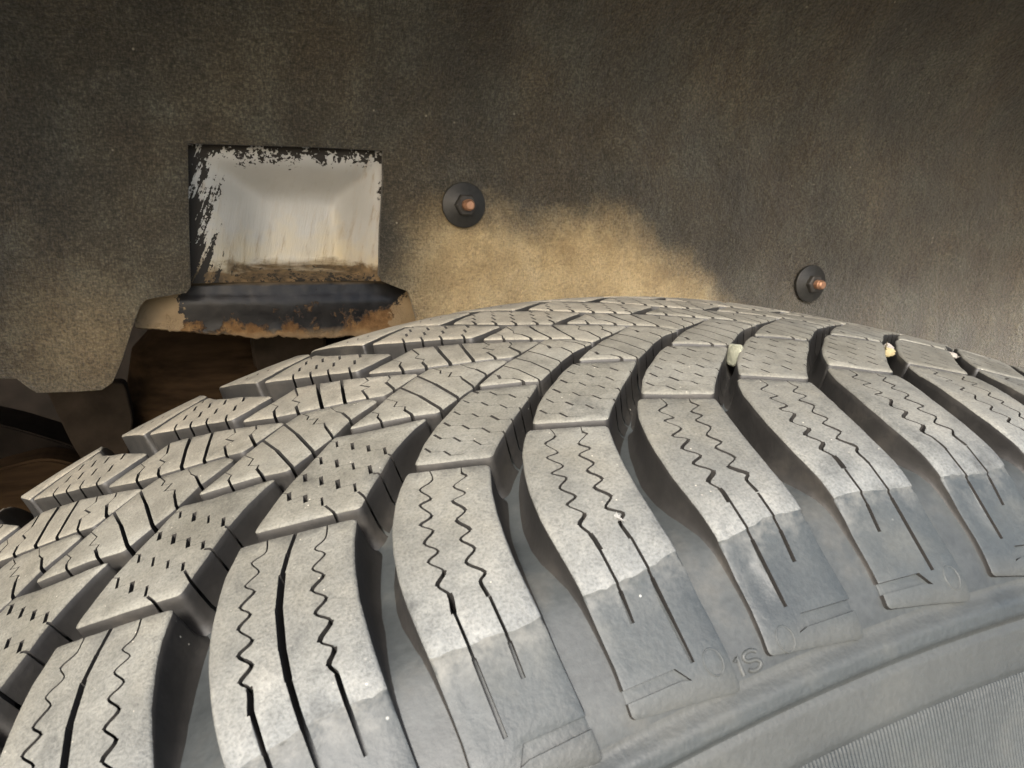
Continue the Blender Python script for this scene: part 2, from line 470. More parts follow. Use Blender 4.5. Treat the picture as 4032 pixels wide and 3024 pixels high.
def round_poly(pts, r):
    out = []
    n = len(pts)
    for i in range(n):
        p, c, q = Vector(pts[i - 1]), Vector(pts[i]), Vector(pts[(i + 1) % n])
        u, v = p - c, q - c
        rr = min(r, u.length * .4, v.length * .4)
        a, b = c + u.normalized() * rr, c + v.normalized() * rr
        for s in (0, .25, .5, .75, 1):
            w = a * (1 - s) ** 2 + c * 2 * s * (1 - s) + b * s * s
            out.append((w.x, w.y))
    return out

def area(p):
    return .5 * sum(p[i][0] * p[(i + 1) % len(p)][1] - p[(i + 1) % len(p)][0] * p[i][1] for i in range(len(p)))

def seg_dist(P, poly):
    """distance of points to the closed outline and the outward normal of the nearest edge"""
    A = np.array(poly)
    B = np.roll(A, -1, 0)
    D = B - A
    L2 = (D ** 2).sum(1) + 1e-12
    s = np.clip(((P[:, None, :] - A) * D).sum(-1) / L2, 0, 1)
    C = A + s[..., None] * D
    d = np.linalg.norm(P[:, None, :] - C, axis=-1)
    return d.min(1)

def vert_normals(poly):
    A = np.array(poly)
    d1 = A - np.roll(A, 1, 0)
    d2 = np.roll(A, -1, 0) - A
    n1 = np.stack([d1[:, 1], -d1[:, 0]], -1)
    n2 = np.stack([d2[:, 1], -d2[:, 0]], -1)
    n1 /= np.linalg.norm(n1, axis=1)[:, None] + 1e-12
    n2 /= np.linalg.norm(n2, axis=1)[:, None] + 1e-12
    n = n1 + n2
    return n / (np.linalg.norm(n, axis=1)[:, None] + 1e-12)

def build_block(name, kind, long_, odd, seed=0):
    T = (LONG if long_ else SHORT)[kind]
    if isinstance(T, dict):
        lt, rt = T['left'], T['right']
        pts = lt + rt
    else:
        pts = T
    poly = [(a * R0, t) for a, t in pts]
    if area(poly) < 0:
        poly = poly[::-1]
    poly = resample(round_poly(poly, 1.0), 1.6)
    rnd = random.Random(len(poly) + 31 * seed)
    nrm = vert_normals(poly)
    A = np.array(poly)
    CH = 0.40
    inner = [tuple(p) for p in (A - nrm * CH)]
    verts = [Vector(p) for p in poly]
    faces = [list(range(len(poly)))]
    faces.append(list(range(len(verts), len(verts) + len(inner))))
    verts += [Vector(p) for p in inner]
    cut_faces, pocket_faces = set(), set()
    def add_poly(q, store):
        i0 = len(verts)
        if area(q) < 0:
            q = q[::-1]
        verts.extend(Vector(p) for p in q)
        store.add(len(faces))
        faces.append(list(range(i0, i0 + len(q))))
    for (p, q, w) in sipes(kind, long_, odd, seed):
        a, b = Vector((p[0] * R0, p[1])), Vector((q[0] * R0, q[1]))
        d = (b - a)
        if d.length < 1e-6:
            continue
        d.normalize()
        n = Vector((-d.y, d.x)) * w * .5
        e = d * w * .3
        add_poly([tuple(a - e - n), tuple(b + e - n), tuple(b + e + n), tuple(a - e + n)], cut_faces)
    if kind == 'shoulder':
        lo, hi = (-.0175, .030) if odd else (-.050, -.005)
        if long_:
            lo, hi = (-.004, .05) if odd else (-.050, .006)
        tip = .005
        if odd:
            q = [(lo, -102.6), (lo + tip, -100.1), (hi, -100.9), (hi, -102.6), (lo + tip, -102.2)]
        else:
            q = [(hi, -102.6), (hi - tip, -102.1), (lo, -101.6), (lo, -99.8), (hi - tip, -100.3)]
        add_poly([(a * R0, t) for a, t in q], pocket_faces)
    # interior points for curvature and the wear line
    lo, hi = A.min(0), A.max(0)
    G = np.array([(x + rnd.uniform(-.3, .3), y + rnd.uniform(-.3, .3)) for x in np.arange(lo[0], hi[0], 3.0) for y in np.arange(lo[1], hi[1], 3.0)])
    dG = seg_dist(G, poly)
    from mathutils.geometry import intersect_point_tri_2d
    inside = []
    for (x, y), dd in zip(G, dG):
        if dd < 1.2:
            continue
        c = False
        for i in range(len(poly)):
            x1, y1 = poly[i]
            x2, y2 = poly[(i + 1) % len(poly)]
            if (y1 > y) != (y2 > y) and x < (x2 - x1) * (y - y1) / (y2 - y1) + x1:
                c = not c
        if c:
            inside.append((x, y))
    verts += [Vector(p) for p in inside]
    edges = []
    if kind == 'shoulder':
        xs = np.linspace(lo[0] - 2, hi[0] + 2, 26)
        wl = [-86.0 - .7 * math.sin((x - lo[0]) / (hi[0] - lo[0]) * 5.0 + 1.9 * seed) - .25 * rnd.uniform(-1, 1) for x in xs]
        for dy in (0, -.35):
            i0 = len(verts)
            verts += [Vector((x, y + dy)) for x, y in zip(xs, wl)]
            edges += [(i0 + i, i0 + i + 1) for i in range(len(xs) - 1)]
    V, E_, F, ov, oe, of = delaunay_2d_cdt(verts, edges, faces, 0, 1e-5, True)
    P = np.array([(v.x, v.y) for v in V])
    dist = seg_dist(P, poly)
    keep, pocket = [], []
    for f, o in zip(F, of):
        so = set(o)
        if 0 not in so:
            continue
        if so & cut_faces:
            continue
        (pocket if so & pocket_faces else keep).append(list(f))
    # heights
    h = np.where(dist < CH, -.36 * (1 - dist / CH) ** 1.5 * np.where(P[:, 1] < -88, .35, 1.0), 0.0)
    if kind == 'shoulder':
        wv = np.interp(P[:, 0], xs, wl)
        h -= .30 * np.clip((wv - P[:, 1]) / .35, 0, 1)
    h = h + np.array([.10 * noise.noise(Vector((p[0] * .25, p[1] * .25, 3.3 + seed))) + .06 * noise.noise(Vector((p[0] * .9, p[1] * .9, 7.7 + seed))) for p in P])
    a = P[:, 0] / R0
    OUT = [tuple(p) for p in surf(a, P[:, 1], h)]
    fcs, fm = [], []
    for f in keep:
        ty = P[f, 1].mean()
        dd = dist[f].max()
        fcs.append(f)
        if kind == 'shoulder' and ty < np.interp(P[f, 0].mean(), xs, wl):
            fm.append(1)
        else:
            fm.append(0)
    # boundary walls
    cnt = {}
    for f in keep:
        for i in range(3):
            e = (f[i], f[(i + 1) % 3])
            cnt[e] = cnt.get(e, 0) + 1
    bnd = [e for e in cnt if (e[1], e[0]) not in cnt]
    outer = set(np.where(dist < 1e-3)[0])
    pk = set(i for f in pocket for i in f)
    Ap = np.array(poly)
    nn = {}
    def nrm_at(i):
        if i not in nn:
            k = np.argmin(((Ap - P[i]) ** 2).sum(1))
            nn[i] = nrm[k]
        return nn[i]
    rings = [(0.10, .16), (0.30, .42), (0.62, .74), (1.25, .93), (2.6, 1.04)]
    cache = {}
    def drop(i, kindw, j):
        key = (i, kindw, j)
        if key not in cache:
            x, t = P[i]
            if kindw == 'o':
                off, fr = rings[j]
                d = float(depth(t))
                sc = min(1.0, d / 6.0)
                if kind == 'shoulder' and t < -100:
                    sc *= .5
                n = nrm_at(i)
                x2, t2 = x + n[0] * off * sc, t + n[1] * off * sc
                hh = h[i] + (-d - h[i]) * fr - (.25 if j == len(rings) - 1 else 0)
            elif kindw == 's':
                x2, t2 = x, t
                hh = -min(4.5, float(depth(t)) + .3)
            else:
                x2, t2 = x, t
                hh = h[i] - .72
            cache[key] = len(OUT)
            OUT.append(tuple(surf(np.array(x2 / R0), t2, hh)))
        return cache[key]
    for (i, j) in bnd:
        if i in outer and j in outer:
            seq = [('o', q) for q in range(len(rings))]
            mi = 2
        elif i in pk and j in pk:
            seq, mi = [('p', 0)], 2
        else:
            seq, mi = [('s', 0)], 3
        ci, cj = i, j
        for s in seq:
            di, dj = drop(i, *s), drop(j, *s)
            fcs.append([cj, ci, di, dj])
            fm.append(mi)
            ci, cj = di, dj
    for f in pocket:
        fcs.append([drop(i, 'p', 0) for i in f])
        fm.append(1)
    me = bpy.data.meshes.new(name)
    me.from_pydata(OUT, [], fcs)
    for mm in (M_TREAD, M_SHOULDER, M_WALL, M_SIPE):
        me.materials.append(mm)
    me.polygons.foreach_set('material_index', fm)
    me.polygons.foreach_set('use_smooth', [True] * len(fcs))
    me.validate()
    me.set_sharp_from_angle(angle=math.radians(50))
    return me

# ------------------------------------------------------------------ the tyre
tyre = empty('tyre', (0, 0, AX_H))
tag(tyre, 'worn dusty grey winter tyre with deep curved grooves and zigzag cuts', 'tyre')

def carcass_h(t):
    t = np.asarray(t, float)
    h = -depth(t)
    # sidewall: panel seat, rounded rib, crease line, plain band, ribbed band
    h = np.where(t < -106.0, -1.25 + 1.75 * smooth01((-106.3 - t) / 2.6), h)
    h = np.where(t < -110.6, 0.5 - 1.0 * smooth01((-110.6 - t) / 1.3), h)
    h = np.where(t < -111.9, -0.5 + 0.5 * smooth01((-111.9 - t) / 1.2), h)
    h = np.where(t < -119.0, 0.0 - 0.35 * smooth01((-119.0 - t) / .8), h)
    h = np.where(t > 112, -4.1 + 3.6 * smooth01((t - 112) / 6.0), h)
    return h

def revolve(name, ts, a0, a1, na, hfun, mat, parent, mats=None, fmfun=None):
    aa = np.linspace(a0, a1, na)
    grid = np.stack([surf(aa, np.full(na, t), np.array([hfun(t, a) for a in aa]) if hfun.__code__.co_argcount == 2 else np.full(na, float(hfun(t)))) for t in ts])
    nt_ = len(ts)
    V = grid.reshape(-1, 3)
    F = [(i * na + j, i * na + j + 1, (i + 1) * na + j + 1, (i + 1) * na + j) for i in range(nt_ - 1) for j in range(na - 1)]
    return mesh_obj(name, V, F, mat, None, parent, True, 40)

ts = sorted(set(np.round(np.concatenate([np.arange(-180, -121, 4.0), np.arange(-121, -94, .45), np.arange(-94, -50, 1.5), np.arange(-50, 110, 4), np.arange(110, 165, 3)]), 2)))
carc = revolve('carcass', ts, 0, 2 * math.pi, 721, carcass_h, M_SHOULDER, tyre)
carc['label'] = 'smooth grey sidewall and groove floor'
# groove floor gets the wall rubber
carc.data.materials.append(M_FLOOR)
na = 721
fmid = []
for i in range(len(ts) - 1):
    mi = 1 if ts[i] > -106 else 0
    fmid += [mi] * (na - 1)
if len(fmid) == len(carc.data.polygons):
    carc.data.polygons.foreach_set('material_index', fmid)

# fine radial ribs on the sidewall below the plain band
def rib_h(t, a):
    e = min(1.0, max(0.0, (-119.6 - t) / .8))
    return -.30 + .16 * e * (0.5 + 0.5 * math.cos(a * 300 / .66 * 2 * math.pi))
rib = revolve('rib_band', list(np.arange(-142, -119.4, .6)), PHI - .12, PHI + .62, 3600, rib_h, M_SHOULDER, tyre)
rib['label'] = 'finely ribbed band on the sidewall'
rib['kind'] = 'stuff'

BASE = {0: -.3317, 1: -.2382, 2: -.1464, 3: -.0585, 4: .0125, 5: .0844, 6: .1557, 7: .2279, 8: .3005, 9: .3725}
for k in range(-1, -6, -1):
    BASE[k] = BASE[k + 1] - .0930
for k in range(10, 14):
    BASE[k] = BASE[k - 1] + .0720
MESH = {}
NAMES = {'shoulder': 'shoulder_block', 'middle': 'middle_tread_block', 'inner': 'inner_tread_block', 'centre': 'centre_tread_block', 'outer': 'outer_tread_block', 'far': 'far_shoulder_block'}
for k in range(-5, 14):
    long_ = k <= 2
    for kind in NAMES:
        odd = (k % 2 == 1) if kind == 'shoulder' else False
        seed = k + 6 if kind in ('shoulder', 'middle', 'inner') and -2 <= k <= 9 else 0
        key = (kind, long_, odd, seed)
        if key not in MESH:
            MESH[key] = build_block(NAMES[kind], kind, long_, odd, seed)
        o = bpy.data.objects.new(NAMES[kind], MESH[key])
        COL.objects.link(o)
        o.parent = tyre
        o.rotation_euler = (0, BASE[k] + PHI, 0)

# raised mould marks on the shoulder
def ring_mark(name, a, t, r, w, hh):
    V, F = [], []
    n = 40
    for i in range(n):
        q = 2 * math.pi * i / n
        for (dr, h) in ((-w, -.15), (-w * .4, hh), (w * .4, hh), (w, -.15)):
            V.append(tuple(surf(np.array((a * R0 + (r + dr) * math.cos(q) * .8) / R0), t + (r + dr) * math.sin(q), h - .32)))
    for i in range(n):
        for j in range(3):
            p, q = i * 4 + j, ((i + 1) % n) * 4 + j
            F.append((p, q, q + 1, p + 1))
    return mesh_obj(name, V, F, M_SHOULDER, None, tyre, True)

ring_mark('mould_mark', .0270 + PHI - .0065 , -101.6, 1.9, .22, .16)
ring_mark('mould_mark', .0585 + PHI, -102.6, 1.9, .22, .16)
ring_mark('mould_mark', .1640 + PHI, -102.4, 1.9, .22, .16)

def tube_on_surface(name, strokes, rad, lift, mat):
    V, F = [], []
    for st in strokes:
        i0 = len(V)
        for i, (x, t) in enumerate(st):
            a, b = st[max(0, i - 1)], st[min(len(st) - 1, i + 1)]
            d = Vector((b[0] - a[0], b[1] - a[1])).normalized()
            n = Vector((-d.y, d.x))
            for q in range(7):
                an = math.pi * q / 6
                V.append(tuple(surf(np.array((x + n.x * rad * math.cos(an)) / R0), t + n.y * rad * math.cos(an), lift + rad * .9 * math.sin(an))))
        for i in range(len(st) - 1):
            for q in range(6):
                p = i0 + i * 7 + q
                F.append((p, p + 1, p + 8, p + 7))
    return mesh_obj(name, V, F, mat, None, tyre, True)

# the raised characters "1S" beside the foot of a shoulder panel
def s_curve(cx, ct, w, hgt):
    pts = []
    for i in range(25):
        u = i / 24
        ang = (0.25 + 1.25 * u / .5) * math.pi if u < .5 else None
        pts.append(u)
    out = []
    for i in range(13):
        an = math.radians(20 + 250 * i / 12)
        out.append((cx + w * .5 * math.cos(an), ct + hgt * .25 + hgt * .25 * math.sin(an)))
    for i in range(1, 13):
        an = math.radians(90 - 250 * i / 12)
        out.append((cx + w * .5 * math.cos(an), ct - hgt * .25 + hgt * .25 * math.sin(an)))
    return out

lx = (.0398 + PHI) * R0
one = [[(lx - 3.0, -102.9), (lx - 2.3, -102.2), (lx - 2.3, -105.2)]]
mk = tube_on_surface('raised_lettering', one + [s_curve(lx, -103.7, 2.5, 3.0)], .36, -1.27, M_SHOULDER)
mk['label'] = 'raised characters 1S on the shoulder'

# ------------------------------------------------------------------ pebbles
def mat_stone(name, c1, c2):
    m, nt, b = new_mat(name)
    p = pos(nt)
    n = noi(nt, p, 420, 5, .65)
    nt.links.new(ramp(nt, n, [(.3, c1), (.7, c2)]), b.inputs['Base Color'])
    b.inputs['Roughness'].default_value = .8
    nt.links.new(bump(nt, n, .5, .0008), b.inputs['Normal'])
    return m
M_ST1 = mat_stone('pale_green_stone', (.14, .142, .10), (.30, .30, .23))
M_ST2 = mat_stone('pale_yellow_stone', (.15, .12, .055), (.26, .22, .12))
M_ST3 = mat_stone('pale_pink_stone', (.17, .155, .135), (.28, .25, .22))

def pebble(name, a, t, h, size, rot, mat, seed, label, pts=None):
    rnd = random.Random(seed)
    bm = bmesh.new()
    if pts is None:
        n = 18
        pts = [Vector((rnd.gauss(0, 1), rnd.gauss(0, 1), rnd.gauss(0, 1))).normalized() * rnd.uniform(.82, 1.05) for _ in range(n)]
    for p in pts:
        bm.verts.new(Vector(p))
    bmesh.ops.convex_hull(bm, input=bm.verts)
    bmesh.ops.delete(bm, geom=[v for v in bm.verts if not v.link_faces], context='VERTS')
    for v in bm.verts:
        v.co = Vector((v.co.x * size[0], v.co.y * size[1], v.co.z * size[2])) / 1000
    bmesh.ops.bevel(bm, geom=list(bm.edges), offset=.00022, segments=2, affect='EDGES')
    me = bpy.data.meshes.new(name)
    bm.to_mesh(me)
    bm.free()
    me.materials.append(mat)
    o = bpy.data.objects.new(name, me)
    COL.objects.link(o)
    c = Vector(surf(np.array(a + PHI), t, h))
    c.z += AX_H
    o.location = c
    # local frame: x along the circumference, y along the axis, z outward
    zax = Vector((math.sin(a + PHI), 0, math.cos(a + PHI)))
    xax = Vector((math.cos(a + PHI), 0, -math.sin(a + PHI)))
    o.rotation_euler = (Matrix((xax, Vector((0, 1, 0)), zax)).transposed() @ Matrix.Rotation(rot, 3, 'Z')).to_euler()
    tag(o, label, 'pebble', 'pebbles stuck in the tyre grooves')
    return o

pebble('pebble', .1856, -29.8, -2.1, (2.8, 4.6, 3.3), -.5, M_ST1, 4, 'large pale greenish pebble wedged in a groove of the tyre')
pebble('pebble', .3262, -30.2, -1.2, (1.8, 1.9, 1.8), .2, M_ST3, 8, 'small whitish pebble, upper of two stuck in the right-hand groove')
pebble('pebble', .3135, -34.6, -1.2, (1.8, 2.3, 1.8), .3, M_ST2, 11, 'small yellow pebble, lower of two stuck in the right-hand groove')
pebble('pebble', .3910, -31.0, -1.2, (3.2, 2.6, 1.6), .4, M_ST3, 15, 'flat pinkish pebble on the skyline of the tyre at far right')
pebble('pebble', .0135, -76.4, -.2, (.8, 1.2, .6), .5, mat_stone('white_chip', (.25, .25, .24), (.38, .37, .35)), 21, 'tiny white chip stuck in a zigzag cut of the tread')

# ------------------------------------------------------------------ unseen ground under the tyre, added to bounce light into the arch
def mat_ground():
    m, nt, b = new_mat('dry_sandy_ground')
    p = pos(nt)
    n = noi(nt, p, 9, 8, .65)
    n2 = noi(nt, p, 120, 4, .6)
    c = ramp(nt, n, [(.3, (.070, .062, .050)), (.7, (.110, .098, .080))])
    c = mix(nt, c, ramp(nt, n2, [(.3, .8), (.7, 1.2)]), 1.0, 'MULTIPLY')
    nt.links.new(c, b.inputs['Base Color'])
    b.inputs['Roughness'].default_value = .9
    nt.links.new(bump(nt, n2, .4, .006), b.inputs['Normal'])
    return m
gr = mesh_obj('ground', [(-60, -60, .0035), (60, -60, .0035), (60, 60, .0035), (-60, 60, .0035)], [(0, 1, 2, 3)], mat_ground())
tag(gr, kind='structure')

# ------------------------------------------------------------------ wheel arch liner
def mat_felt():
    m, nt, b = new_mat('liner_felt')
    g = nt.nodes.new('ShaderNodeNewGeometry')
    p = pos(nt)
    ps = pos(nt, (1, .3, .45))
    big = noi(nt, p, 11, 4, .6)
    mid = noi(nt, p, 60, 5, .65)
    fib = noi(nt, ps, 1500, 4, .7)
    fib2 = noi(nt, pos(nt, (.5, .3, 1)), 1200, 4, .7)
    c = ramp(nt, mid, [(.26, (.034, .030, .022)), (.52, (.054, .048, .035)), (.80, (.086, .077, .058))])
    c = mix(nt, c, ramp(nt, big, [(.3, .62), (.7, 1.42)]), 1.0, 'MULTIPLY')
    rotn = nt.nodes.new('ShaderNodeMapping')
    rotn.inputs['Rotation'].default_value = (0, math.radians(28), 0)
    rotn.inputs['Scale'].default_value = (1, .3, .12)
    nt.links.new(g.outputs['Position'], rotn.inputs['Vector'])
    wash = noi(nt, rotn.outputs[0], 60, 5, .6)
    c = mix(nt, c, ramp(nt, wash, [(.33, .86), (.5, 1.0), (.66, 1.22)]), 1.0, 'MULTIPLY')
    hue = noi(nt, p, 30, 4, .6)
    c = mix(nt, c, ramp(nt, hue, [(.35, (1.16, 1.02, .78)), (.65, (.96, 1.0, .95))]), 1.0, 'MULTIPLY')
    fb = math_(nt, 'MULTIPLY', fib, fib2)
    c = mix(nt, c, ramp(nt, fb, [(.13, .38), (.25, .98), (.38, 2.3)]), 1.0, 'MULTIPLY')
    # dusty sand tone with warm sunlight painted in, low on the liner
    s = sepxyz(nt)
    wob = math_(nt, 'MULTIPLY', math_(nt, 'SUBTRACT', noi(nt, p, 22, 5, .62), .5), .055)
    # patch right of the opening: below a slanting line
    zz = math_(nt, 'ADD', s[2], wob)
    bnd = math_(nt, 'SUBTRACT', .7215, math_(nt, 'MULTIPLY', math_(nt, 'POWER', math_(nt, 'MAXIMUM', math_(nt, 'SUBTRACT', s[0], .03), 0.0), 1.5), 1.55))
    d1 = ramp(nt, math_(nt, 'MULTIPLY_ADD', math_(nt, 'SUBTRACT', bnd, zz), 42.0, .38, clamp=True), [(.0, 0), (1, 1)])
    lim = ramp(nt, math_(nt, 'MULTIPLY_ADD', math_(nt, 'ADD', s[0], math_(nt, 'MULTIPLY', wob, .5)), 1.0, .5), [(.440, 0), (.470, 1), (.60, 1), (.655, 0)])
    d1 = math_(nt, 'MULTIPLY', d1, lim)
    # dusty painted glow on the hanging flap at the left
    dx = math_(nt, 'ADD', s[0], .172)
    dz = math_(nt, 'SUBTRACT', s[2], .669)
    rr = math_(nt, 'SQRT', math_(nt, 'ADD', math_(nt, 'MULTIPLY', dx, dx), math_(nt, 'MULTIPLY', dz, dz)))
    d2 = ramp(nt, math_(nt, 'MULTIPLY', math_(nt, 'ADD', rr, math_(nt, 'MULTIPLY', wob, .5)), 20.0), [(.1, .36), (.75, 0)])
    dust_sunlight = math_(nt, 'MAXIMUM', d1, d2)
    dust_sunlight = math_(nt, 'MULTIPLY', dust_sunlight, ramp(nt, math_(nt, 'ADD', fb, math_(nt, 'MULTIPLY', dust_sunlight, .25)), [(.16, .55), (.38, 1)]))
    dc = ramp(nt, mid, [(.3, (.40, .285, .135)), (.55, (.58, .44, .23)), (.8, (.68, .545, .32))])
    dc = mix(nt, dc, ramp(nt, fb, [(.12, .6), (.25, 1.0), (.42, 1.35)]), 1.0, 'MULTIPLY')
    c = mix(nt, c, dc, math_(nt, 'MULTIPLY', dust_sunlight, .92))
    # scattered light grains caught in the fibres
    vo = nt.nodes.new('ShaderNodeTexVoronoi')
    vo.inputs['Scale'].default_value = 170
    nt.links.new(p, vo.inputs['Vector'])
    sp = ramp(nt, vo.outputs['Distance'], [(.05, 1), (.10, 0)])
    kp = ramp(nt, noi(nt, p, 70, 2), [(.60, 0), (.66, .8)])
    c = mix(nt, c, (.45, .40, .30), math_(nt, 'MULTIPLY', sp, kp))
    nt.links.new(c, b.inputs['Base Color'])
    b.inputs['Roughness'].default_value = .95
    b.inputs['Specular IOR Level'].default_value = .15
    b.inputs['Sheen Weight'].default_value = .25
    b.inputs['Sheen Roughness'].default_value = .6
    hgt = math_(nt, 'ADD', math_(nt, 'MULTIPLY', fb, 1.6), math_(nt, 'ADD', math_(nt, 'MULTIPLY', mid, 1.4), math_(nt, 'MULTIPLY', noi(nt, p, 240, 3, .6), 1.0)))
    nt.links.new(bump(nt, hgt, .9, .0016), b.inputs['Normal'])
    return m
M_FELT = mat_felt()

Y_W, Z_C, R_C = 205.0, 750.0, 105.0
def liner_pt(x, s, off=0.0):
    """x, and s = path up the wall, round the corner and forward along the roof (mm)"""
    if s <= Z_C:
        y, z, n = Y_W, s, (0, -1.0)
    else:
        q = (s - Z_C) / R_C
        if q < math.pi / 2:
            y, z = Y_W - R_C * (1 - math.cos(q)), Z_C + R_C * math.sin(q)
            n = (-math.cos(q), -math.sin(q))
        else:
            y, z = Y_W - R_C - (s - Z_C - R_C * math.pi / 2), Z_C + R_C
            n = (0, -1.0)
            n = (0.0, -1.0)
        if q >= math.pi / 2:
            n = (0.0, -1.0)
    drop = .0011 * max(0, abs(x - 60) - 120) ** 2 * smooth01((s - 700) / 160.0) if s > 700 else 0.0
    lump = 5.0 * noise.noise(Vector((x * .014, s * .014, 1.7))) + 1.9 * noise.noise(Vector((x * .045, s * .045, 9.1))) + .6 * noise.noise(Vector((x * .13, s * .13, 4.4)))
    k = off + lump
    ny, nz = n if s > Z_C and (s - Z_C) / R_C < math.pi / 2 else ((-1.0, 0.0) if s <= Z_C else (0.0, -1.0))
    return (x / 1000, (y + ny * k) / 1000, (z + nz * k - drop) / 1000)

OPEN = [(-44.1, 560), (-44.1, 650.9), (-46.4, 668.7), (-47.3, 675.1), (-48.9, 682.5), (-50.3, 686.2), (-55.5, 688.3), (-61.2, 690.6), (-63.0, 693.3), (-61.8, 713.4), (-60.4, 734.5), (-60.2, 745.6), (-87.3, 745.6), (-111.7, 745.4), (-135.8, 745.5), (-137.6, 712.3), (-138.6, 689.6), (-140.3, 687.4), (-148.2, 686.1), (-155.1, 684.9), (-157.6, 681.8), (-160.9, 673.8), (-165.7, 660.8), (-170.0, 651.8), (-173.9, 649.1), (-184.4, 648.8), (-196.2, 649.3), (-198.5, 651.1), (-202.2, 655.1), (-207.0, 655.6), (-230.1, 658.4), (-420, 668)]
S_MAX = Z_C + R_C * math.pi / 2 + 132
outline = OPEN + [(-420, S_MAX), (560, S_MAX), (560, 560)]
def build_liner():
    poly = [(x, s) for x, s in outline]
    if area(poly) < 0:
        poly = poly[::-1]
    poly = resample(poly, 2.5)
    V2 = [Vector(p) for p in poly]
    faces = [list(range(len(V2)))]
    rnd = random.Random(5)
    pts = []
    A = np.array(poly)
    for x in np.arange(-415, 556, 7.0):
        for s in np.arange(563, S_MAX - 2, 7.0):
            pts.append((x + rnd.uniform(-1, 1), s + rnd.uniform(-1, 1)))
    pts = np.array(pts)
    near = np.concatenate([seg_dist(c, poly) for c in np.array_split(pts, 40)])
    pts = pts[near > 2.0]
    V2 += [Vector(p) for p in pts]
    V, E_, F, ov, oe, of = delaunay_2d_cdt(V2, [], faces, 0, 1e-5, True)
    F = [f for f, o in zip(F, of) if 0 in o]
    n = len(V)
    P = [(v.x, v.y) for v in V]
    d = seg_dist(np.array(P), poly)
    edge_in = np.where(d < 2.4, 1.0 * (1 - d / 2.4), 0)
    front = [liner_pt(x, s, 1.8 - e) for (x, s), e in zip(P, edge_in)]
    back = [liner_pt(x, s, -2.2) for x, s in P]
    fc = [tuple(f) for f in F]
    cnt = set()
    for f in fc:
        for i in range(3):
            cnt.add((f[i], f[(i + 1) % 3]))
    allf = list(fc) + [tuple(n + i for i in reversed(f)) for f in fc]
    for (i, j) in cnt:
        if (j, i) not in cnt:
            allf.append((j, i, n + i, n + j))
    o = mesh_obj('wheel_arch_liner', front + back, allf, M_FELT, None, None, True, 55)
    tag(o, 'dark felt wheel arch liner with dusty patches of painted sunlight and a cut-out, behind the tyre', 'liner')
    return o
liner = build_liner()

# ------------------------------------------------------------------ painted body panel seen through the cut-out
def slant(nt, deg, scale):
    g = nt.nodes.new('ShaderNodeNewGeometry')
    mp = nt.nodes.new('ShaderNodeMapping')
    mp.vector_type = 'TEXTURE'
    mp.inputs['Rotation'].default_value = (0, math.radians(deg), 0)
    mp.inputs['Scale'].default_value = tuple(1 / v for v in scale)
    nt.links.new(g.outputs['Position'], mp.inputs['Vector'])
    return mp.outputs[0]

